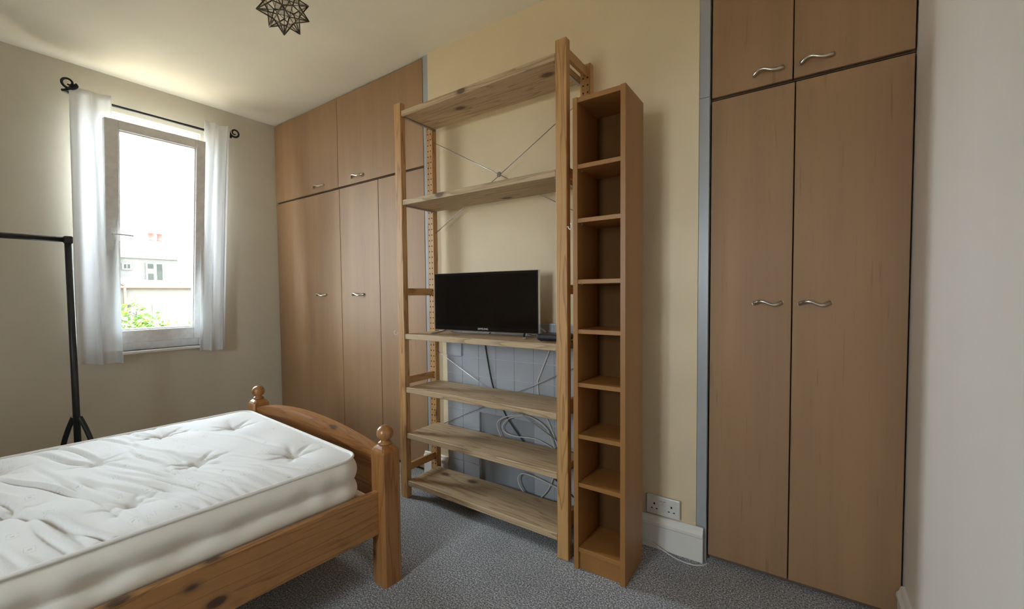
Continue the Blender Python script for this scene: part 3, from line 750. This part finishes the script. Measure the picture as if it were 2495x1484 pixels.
# border: boundary loop swept down with two soft lobes and a stitched groove
loop = [(i, 0) for i in range(NX)] + [(NX - 1, j) for j in range(1, NY)] + [(i, NY - 1) for i in range(NX - 2, -1, -1)] + [(0, j) for j in range(NY - 2, 0, -1)]
LP = [Vector((QX[j, i] + mx0, QY[j, i] + my0, 0)) for i, j in loop]
n = len(LP); cum = [0.0]
for k in range(1, n): cum.append(cum[-1] + (LP[k] - LP[k - 1]).length)
per = cum[-1] + (LP[0] - LP[-1]).length
NR = 22
bv, bf = [], []
for r in range(NR + 1):
    t = r / NR
    for k in range(n):
        tg = (LP[(k + 1) % n] - LP[k - 1]).normalized(); nr = Vector((tg.y, -tg.x, 0))
        s = cum[k] / per * 2 * math.pi
        tt = t + 0.02 * math.sin(s * 5) + 0.012 * math.sin(s * 13 + 1)
        lobe = 0.016 * abs(math.sin(math.pi * min(max((tt - 0.02) / 0.50, 0), 1))) if tt < 0.52 else 0.015 * abs(math.sin(math.pi * min((tt - 0.52) / 0.46, 1)))
        pull = 0.0035 * math.cos(cum[k] / 0.165 * 2 * math.pi) * math.exp(-((tt - 0.52) / 0.16) ** 2)
        rip = 0.0012 * math.sin(cum[k] * 41 + 3 * math.sin(cum[k] * 9)) * math.sin(math.pi * t)
        p = LP[k] + nr * (lobe + pull + rip)
        bv.append((p.x, p.y, MZT - 0.012 - t * (MZT - 0.012 - MZB)))
for r in range(NR):
    for k in range(n): bf.append((r * n + k, r * n + (k + 1) % n, (r + 1) * n + (k + 1) % n, (r + 1) * n + k))
bf.append(tuple(range(NR * n, (NR + 1) * n)))
me = bpy.data.meshes.new('border'); me.from_pydata(bv, [], bf); me.update()
bm = bmesh.new(); bm.from_mesh(me); bmesh.ops.recalc_face_normals(bm, faces=bm.faces[:])
for f in bm.faces: f.smooth = len(f.verts) == 4
bm.to_mesh(me); bm.free()
link('border', me, 'border', mt)
bm = bmesh.new()
pp = [(p.x + 0.0, p.y, MZT - 0.010) for p in LP[::2]]; pp.append(pp[0])
tube(bm, pp, 0.0065, 8, cap=False); part('piping', bm, 'piping', mt)
for (bxp, byp) in BP:
    j = min(max(int(round(byp / wY * (NY - 1))), 0), NY - 1); i = min(max(int(round(bxp / wX * (NX - 1))), 0), NX - 1)
    bm = bmesh.new(); lathe(bm, [(0.008, -0.002), (0.0125, 0.001), (0.0125, 0.003), (0.008, 0.005), (0.003, 0.0058)], (bxp + mx0, byp + my0, MZT - 0.012 + hgt[j, i]), 16)
    part('button', bm, 'piping', mt)

# ------------------------------------------------------------------ curtains
RODX, RODZ = XW + 0.075, 2.475
CUX = RODX + 0.040
def curtain(name, label, top, bot, z0, z1, folds, amp, seed, drop=0.0):
    """top/bot: (y0, y1) extents at the rod and at the hem"""
    rs = random.Random(seed); nx, nz = 90, 44
    vs, fs = [], []
    ph = rs.random() * 6
    for j in range(nz + 1):
        t = j / nz; z = z1 + (z0 - z1) * t
        for i in range(nx + 1):
            s = i / nx
            e = t ** 0.8
            y = (top[0] * (1 - e) + bot[0] * e) * (1 - s) + (top[1] * (1 - e) + bot[1] * e) * s
            a = amp * (0.75 + 0.35 * t)
            f = math.sin(2 * math.pi * folds * (s + 0.03 * math.sin(4 * s + 2 * t)) + ph) + 0.25 * math.sin(2 * math.pi * folds * 2.3 * s + ph * 2 + 1.5 * t)
            vs.append((CUX + a * f - 0.012 * t, y + 0.008 * math.cos(2 * math.pi * folds * s + ph), z + drop * s * t + 0.004 * math.sin(9 * s)))
    for j in range(nz):
        for i in range(nx):
            o = j * (nx + 1) + i; fs.append((o, o + 1, o + nx + 2, o + nx + 1))
    t_ = thing(name, label, 'curtain', (RODX, (top[0] + top[1]) / 2, z0))
    me = bpy.data.meshes.new('fabric'); me.from_pydata([(a - RODX, b - t_.location.y, c - z0) for a, b, c in vs], [], fs); me.update()
    me.polygons.foreach_set('use_smooth', [True] * len(me.polygons))
    o = link('fabric', me, 'curtain', t_)
    md = o.modifiers.new('thick', 'SOLIDIFY'); md.thickness = 0.0018; md.offset = 0
    # stitched hem band
    hv = [vs[j * (nx + 1) + i] for j in (nz - 2, nz) for i in range(nx + 1)]
    me2 = bpy.data.meshes.new('hem'); me2.from_pydata([(a - RODX + 0.0022, b - t_.location.y, c - z0) for a, b, c in hv], [], [(i, i + 1, nx + 2 + i, nx + 1 + i) for i in range(nx)]); me2.update()
    o2 = link('hem', me2, 'curtain', t_); md = o2.modifiers.new('thick', 'SOLIDIFY'); md.thickness = 0.0012
    return t_
curtain('curtain', 'white curtain drawn back on the left of the window, behind the clothes rail', (0.642, 0.838), (0.622, 0.842), 0.752, 2.515, 2.0, 0.016, 4, drop=-0.02)
curtain('curtain', 'narrow white curtain gathered at the right of the window, near the wardrobe', (1.385, 1.560), (1.300, 1.470), 0.765, 2.535, 2.2, 0.015, 9, drop=-0.01)
rod = thing('curtain_rod', 'black iron curtain rod with scroll ends above the window', 'curtain rod', (RODX, 1.08, RODZ))
bm = bmesh.new(); tube(bm, [(RODX, 0.655, RODZ), (RODX, 1.575, RODZ)], 0.0085, 12); wpart('rod', bm, 'iron', rod)
for (yy, s) in ((0.665, -1), (1.572, 1)):
    bm = bmesh.new(); pts = []
    for k in range(30):
        a = k / 29; ang = R(-95 + 480 * a) if s < 0 else R(-95 + 480 * a); rr = 0.040 * (1 - 0.72 * a)
        pts.append((RODX, yy + s * (0.012 + rr * math.sin(ang + R(0)) * 1.0 + 0.016), RODZ + 0.042 - rr * math.cos(ang + R(95) - R(95)) * 1.0))
    if s < 0:      # this end bends forward past the gathered cloth before it curls
        pts = [(a + 0.075, b, c) for a, b, c in pts]
        lead = spline([(RODX, yy + 0.02, RODZ), (RODX + 0.03, yy - 0.045, RODZ), (RODX + 0.06, yy - 0.04, RODZ - 0.004)], 4)
    else:
        lead = [(RODX, yy - 0.01, RODZ)]
    tube(bm, list(lead) + pts, [0.0085] * len(lead) + [0.0085 - 0.0035 * k / 29 for k in range(30)], 8, up=None if s < 0 else (1, 0, 0))
    wpart('scroll_finial', bm, 'iron', rod)
for yy in (0.69, 1.545):
    bm = bmesh.new(); tube(bm, [(XW + 0.002, yy, RODZ - 0.01), (XW + 0.06, yy, RODZ - 0.012), (RODX, yy, RODZ - 0.004)], 0.006, 8)
    lathe(bm, [(0.001, -0.001), (0.022, 0.0), (0.020, 0.004), (0.001, 0.006)], seg=16)
    for vtx in bm.verts[-64:]:
        c = vtx.co.copy(); vtx.co = Vector((XW + 0.001 + c.z + 0.001, yy + c.x, RODZ - 0.01 + c.y))
    wpart('wall_bracket', bm, 'iron', rod)

# ------------------------------------------------------------------ clothes rail
RX_, RY0, RY1, RZT = -3.42, -0.62, 0.545, 1.508
cr_ = thing('clothes_rail', 'black metal clothes rail standing between bed and window', 'clothes rail', (RX_, (RY0 + RY1) / 2, 0))
bm = bmesh.new(); tube(bm, [(RX_, RY0, RZT), (RX_, RY1, RZT)], 0.0155, 14); wpart('hanging_bar', bm, 'rail_black', cr_)
for yy in (RY0, RY1):
    bm = bmesh.new(); tube(bm, [(RX_, yy, 0.02), (RX_, yy, RZT + 0.004)], 0.0155, 14); p = wpart('upright', bm, 'rail_black', cr_)
    bm = bmesh.new(); box(bm, RX_ - 0.019, RX_ + 0.019, yy - 0.019, yy + 0.019, RZT - 0.022, RZT + 0.020, 0.008, 3); wpart('corner_joint', bm, 'rail_black', p)
    for s in (-1, 1):
        bm = bmesh.new()
        tube(bm, spline([(RX_ + s * 0.012, yy + s * 0.010, 0.50), (RX_ + s * 0.035, yy + s * 0.030, 0.43), (RX_ + s * 0.060, yy + s * 0.050, 0.33), (RX_ + s * 0.075, yy + s * 0.058, 0.20), (RX_ + s * 0.20, yy + s * 0.06, 0.05), (RX_ + s * 0.24, yy + s * 0.06, 0.018)]), 0.0125, 10)
        wpart('leg', bm, 'rail_black', cr_)
bm = bmesh.new(); tube(bm, [(RX_, RY0, 0.14), (RX_, RY1, 0.14)], 0.010, 10); wpart('lower_bar', bm, 'rail_black', cr_)

# ------------------------------------------------------------------ star pendant
SC = Vector((-1.84, 0.968, 2.405)); SR = 0.114
pe = thing('pendant_light', 'clear glass star pendant light with dark metal edges', 'pendant light', SC)
phi = (1 + 5 ** 0.5) / 2
ico = [Vector(p).normalized() for p in ((0, 1, phi), (0, -1, phi), (0, 1, -phi), (0, -1, -phi), (1, phi, 0), (-1, phi, 0), (1, -phi, 0), (-1, -phi, 0), (phi, 0, 1), (-phi, 0, 1), (phi, 0, -1), (-phi, 0, -1))]
q = ico[0].rotation_difference(Vector((0, 0, 1)))
ico = [q @ p for p in ico]
# turn so that one of the upper ring points looks at the viewer
low = [p for p in ico if -0.6 < p.z < -0.2]
az = math.atan2(low[0].y, low[0].x); want = math.atan2(-SC.y, -SC.x)
rz = Matrix.Rotation(want - az - R(2), 3, 'Z'); ico = [rz @ p for p in ico]
faces3 = []
for a in range(12):
    for b in range(a + 1, 12):
        for c in range(b + 1, 12):
            if (ico[a] - ico[b]).length < 1.1 and (ico[a] - ico[c]).length < 1.1 and (ico[b] - ico[c]).length < 1.1: faces3.append((a, b, c))
dod = {f: ((ico[f[0]] + ico[f[1]] + ico[f[2]]) / 3).normalized() * SR * 0.563 for f in faces3}
for a in range(12):
    tip = ico[a] * SR
    fl = [f for f in faces3 if a in f]
    ax = ico[a]; e1 = (dod[fl[0]] - ax * dod[fl[0]].dot(ax)).normalized(); e2 = ax.cross(e1)
    fl.sort(key=lambda f: math.atan2(dod[f].dot(e2), dod[f].dot(e1)))
    bs_ = [dod[f] for f in fl]
    bm = bmesh.new()
    for k in range(5):
        tube(bm, [tip, bs_[k]], 0.0025, 6); tube(bm, [bs_[k], bs_[(k + 1) % 5]], 0.0011, 6)
    sp = part('star_point', bm, 'came', pe)
    for k in range(5):
        p0, p1, p2 = tip * 0.985, bs_[k], bs_[(k + 1) % 5]
        nrm = (p1 - p0).cross(p2 - p0).normalized() * 0.0006
        me = bpy.data.meshes.new('pane'); me.from_pydata([p0 + nrm, p1 + nrm, p2 + nrm, p0 - nrm, p1 - nrm, p2 - nrm], [], [(0, 1, 2), (5, 4, 3), (0, 3, 4, 1), (1, 4, 5, 2), (2, 5, 3, 0)]); me.update()
        link('pane', me, 'star_glass', sp)
bm = bmesh.new(); tube(bm, [(0, 0, SR * 0.9), (0, 0, H - SC.z - 0.02)], 0.003, 8); part('cord', bm, 'cable_black', pe)
bm = bmesh.new(); lathe(bm, [(0.045, 0), (0.045, -0.006), (0.030, -0.020), (0.008, -0.028)], (0, 0, H - SC.z - 0.0005), 24); part('ceiling_rose', bm, 'came', pe)
bm = bmesh.new(); lathe(bm, [(0.008, 0.09), (0.016, 0.085), (0.017, 0.055), (0.014, 0.052)], (0, 0, 0), 16); part('lamp_holder', bm, 'came', pe)

# ------------------------------------------------------------------ outside: garden, houses, tree; house colours darkened so daylight does not bleach them
M['brick'] = paint('yellow_stock_brick', (0.36, 0.30, 0.21), 0.9, 0.2, 30)
M['render'] = paint('darkened_render', (0.048, 0.043, 0.035), 0.9, 0.1, 20)
def boards_mat():
    mt_, nt, b = new_mat('hung_tiles')
    mp = coords(nt, (1, 1, 1)); br = nt.nodes.new('ShaderNodeTexBrick'); br.inputs['Scale'].default_value = 5
    sep = nt.nodes.new('ShaderNodeSeparateXYZ'); L(nt, mp, 0, sep, 0); cmb = nt.nodes.new('ShaderNodeCombineXYZ'); L(nt, sep, 1, cmb, 0); L(nt, sep, 2, cmb, 1); L(nt, cmb, 0, br, 'Vector')
    br.inputs['Color1'].default_value = (0.041, 0.039, 0.034, 1); br.inputs['Color2'].default_value = (0.048, 0.045, 0.039, 1); br.inputs['Mortar'].default_value = (0.030, 0.028, 0.023, 1)
    br.inputs['Mortar Size'].default_value = 0.012; br.inputs['Row Height'].default_value = 0.35; br.inputs['Brick Width'].default_value = 0.9
    L(nt, br, 0, b, 'Base Color'); b.inputs['Roughness'].default_value = 0.9
    return mt_
M['hung'] = boards_mat()
M['roof'] = paint('darkened_roof_tile', (0.05, 0.037, 0.02), 0.9, 0.3, 30)
M['pot'] = plain('terracotta_pot', (0.09, 0.025, 0.017), 0.8)
M['stack'] = paint('chimney_brick', (0.045, 0.043, 0.042), 0.9, 0.2, 40)
M['pipe'] = plain('brown_pipe', (0.045, 0.022, 0.013), 0.6)
M['dark_glass'] = plain('dark_pane', (0.020, 0.022, 0.019), 0.8, 0, 0.05)
M['ext_frame_dark'] = plain('darkened_frame_paint', (0.10, 0.10, 0.096), 0.5)
M['green_door'] = plain('green_door_paint', (0.035, 0.06, 0.028), 0.5)
M['grass'] = paint('garden_ground', (0.27, 0.245, 0.19), 0.95, 0.4, 8)
g = struct('ground', bx(-70, 40, -60, 50, -3.2, -3.0), 'grass', 'garden ground far below the window', 'ground')
HX = -25.0
hs = thing('house', 'sunlit terraced house with flat-roofed dormer seen through the window', 'house', (HX - 2, 7.5, -3.0))
wpart('wall', bx(HX - 5, HX, 1.0, 14.0, -3.0, 1.62), 'render', hs)
bm = bmesh.new(); extrude_poly(bm, [(HX + 0.12, 1.66), (HX - 3.6, 4.05), (HX - 7.0, 1.70)], 'y', 1.0, 14.0); wpart('roof', bm, 'roof', hs)
bm = bmesh.new(); tube(bm, [(HX + 0.12, 1.0, 1.63), (HX + 0.12, 14.0, 1.66)], 0.065, 8); wpart('gutter', bm, 'pipe', hs)
dm = wpart('dormer', bx(HX - 3.4, HX - 0.45, 5.05, 7.80, 1.75, 3.10), 'hung', hs)
wpart('dormer_roof', bx(HX - 3.5, HX - 0.25, 4.95, 7.92, 3.10, 3.22, 0.02), 'ext_frame_dark', dm)
wpart('dormer_fascia', bx(HX - 0.46, HX - 0.36, 5.0, 7.85, 3.00, 3.10), 'ext_frame_dark', dm)
def ext_window(y0, y1, z0, z1, x, parent, panes, mat='dark_glass'):
    f = wpart('window', bx(x - 0.02, x + 0.06, y0 - 0.06, y1 + 0.06, z0 - 0.06, z1 + 0.06, 0.01), 'ext_frame_dark', parent)
    for (a0, a1, b0, b1) in panes:
        wpart('pane', bx(x + 0.058, x + 0.066, y0 + (y1 - y0) * a0, y0 + (y1 - y0) * a1, z0 + (z1 - z0) * b0, z0 + (z1 - z0) * b1), mat, f)
ext_window(6.62, 7.18, 1.98, 2.76, HX - 0.45, hs, [(0.0, 0.40, 0.70, 1.0), (0.0, 0.40, 0.02, 0.42), (0.60, 1.0, 0.02, 1.0)])
ext_window(5.78, 6.0, 2.50, 2.70, HX - 0.45, hs, [(0.0, 0.42, 0.0, 1.0), (0.55, 1.0, 0.0, 1.0)])
ext_window(5.72, 6.08, 0.10, 0.92, HX, hs, [(0.05, 0.46, 0.05, 0.95), (0.54, 0.95, 0.05, 0.95)])
ext_window(6.70, 7.25, -0.4, 0.78, HX, hs, [(0.05, 0.40, 0.05, 0.95), (0.62, 0.95, 0.05, 0.95)], 'green_door')
for (z0, z1, wd) in ((2.2, 4.05, 0.0), (4.05, 4.2, 0.06)):
    wpart('chimney_stack', bx(HX - 4.4 - wd, HX - 3.8 + wd, 7.62 - wd, 8.32 + wd, z0, z1, 0.01), 'stack', hs)
for yy in (7.78, 8.16):
    bm = bmesh.new(); lathe(bm, [(0.15, 0), (0.13, 0.1), (0.12, 0.38), (0.15, 0.40), (0.15, 0.46), (0.1, 0.46)], (HX - 4.1, yy, 4.2), 14); wpart('chimney_pot', bm, 'pot', hs, 'terracotta chimney pot')
bm = bmesh.new()
tube(bm, spline([(HX - 0.30, 5.62, 3.4), (HX - 0.30, 5.62, 3.1), (HX - 0.30, 5.58, 2.9), (HX - 0.28, 5.55, 2.4), (HX - 0.2, 5.53, 2.0), (HX + 0.12, 5.62, 1.75), (HX + 0.12, 5.66, 1.4), (HX + 0.1, 5.66, -3.0)]), 0.06, 8)
tube(bm, spline([(HX - 0.30, 5.38, 3.15), (HX - 0.30, 5.45, 3.0), (HX - 0.30, 5.58, 2.85)]), 0.05, 8)
wpart('downpipe', bm, 'pipe', hs)
bm = bmesh.new(); extrude_poly(bm, [(7.86, 1.7), (8.16, 1.7), (8.16, 2.0), (8.01, 2.12), (7.86, 2.0)], 'x', HX - 1.2, HX - 0.1); wpart('party_wall_end', bm, 'brick', hs)
# shed roof beyond the bush
sh = thing('garden_shed', 'low tiled outbuilding roof beyond the garden bush', 'shed', (-20, 6.4, -3))
bm = bmesh.new(); box(bm, -21, -19, 6.2, 7.6, -3.0, -0.55); wpart('wall', bm, 'brick', sh)
bm = bmesh.new(); extrude_poly(bm, [(-18.9, -0.6), (-20.0, -0.1), (-21.1, -0.6)], 'y', 6.1, 7.7); wpart('roof', bm, 'roof', sh)
# bush
def leaf_mat():
    mt_, nt, b = new_mat('sunlit_leaf')
    gi = nt.nodes.new('ShaderNodeNewGeometry'); r = ramp(nt, [(0.0, (0.016, 0.04, 0.004)), (0.5, (0.042, 0.08, 0.009)), (1.0, (0.085, 0.105, 0.022))]); L(nt, gi, 'Random Per Island', r, 0); L(nt, r, 0, b, 'Base Color'); b.inputs['Roughness'].default_value = 0.6
    t = nt.nodes.new('ShaderNodeBsdfTranslucent'); L(nt, r, 0, t, 0); mx = nt.nodes.new('ShaderNodeMixShader'); mx.inputs[0].default_value = 0.3
    L(nt, b, 0, mx, 1); L(nt, t, 0, mx, 2); L(nt, mx, 0, nt.nodes['Material Output'], 0)
    return mt_
M['leaf'] = leaf_mat()
M['bark'] = plain('bark', (0.12, 0.08, 0.05), 0.9)
def shrub(name, label, c, rad, nleaf, top, seed):
    rs = random.Random(seed); t = thing(name, label, 'bush', (c[0], c[1], -3.0))
    vs, fs = [], []
    for i in range(nleaf):
        while True:
            p = Vector((rs.uniform(-1, 1), rs.uniform(-1, 1), rs.uniform(-1, 1)))
            if 0.35 < p.length < 1: break
        lump = 1 + 0.18 * math.sin(5 * p.x + 3 * p.y + seed) + 0.15 * math.sin(7 * p.y - 4 * p.z)
        q_ = Vector((c[0] + p.x * rad[0] * lump, c[1] + p.y * rad[1] * lump, c[2] + p.z * rad[2] * lump))
        if rs.random() < 0.02: q_.z += rs.uniform(0, 0.35)
        d = Vector((rs.gauss(0, 1), rs.gauss(0, 1), rs.gauss(0, .7))).normalized(); e = d.cross(Vector((rs.gauss(0, 1), rs.gauss(0, 1), 1))).normalized()
        l, wdt = rs.uniform(0.05, 0.09), rs.uniform(0.022, 0.036); b0 = len(vs)
        vs += [q_ - d * l, q_ + e * wdt, q_ + d * l, q_ - e * wdt]; fs.append((b0, b0 + 1, b0 + 2, b0 + 3))
    me = bpy.data.meshes.new('foliage'); me.from_pydata([v_ - t.location for v_ in vs], [], fs); me.update()
    f = link('foliage', me, 'leaf', t); f['kind'] = 'stuff'
    for k in range(5):
        bm = bmesh.new(); a = k * 1.256
        tube(bm, spline([(c[0] + 0.1 * math.cos(a), c[1] + 0.1 * math.sin(a), -3.0), (c[0] + 0.25 * math.cos(a), c[1] + 0.25 * math.sin(a), c[2] - rad[2] * 0.8), (c[0] + rad[0] * 0.5 * math.cos(a), c[1] + rad[1] * 0.5 * math.sin(a), c[2] + rad[2] * 0.5)]), 0.03, 6); wpart('stem', bm, 'bark', t)
    return t
shrub('garden_bush', 'large leafy green bush just below the window view, at its left', (-12.0, 2.95, -0.15), (1.0, 0.75, 1.0), 5200, 0.9, 2)
shrub('garden_bush', 'smaller thin green bush at the right of the window view', (-13.5, 4.35, -0.25), (0.8, 0.6, 0.75), 1900, 0.6, 5)
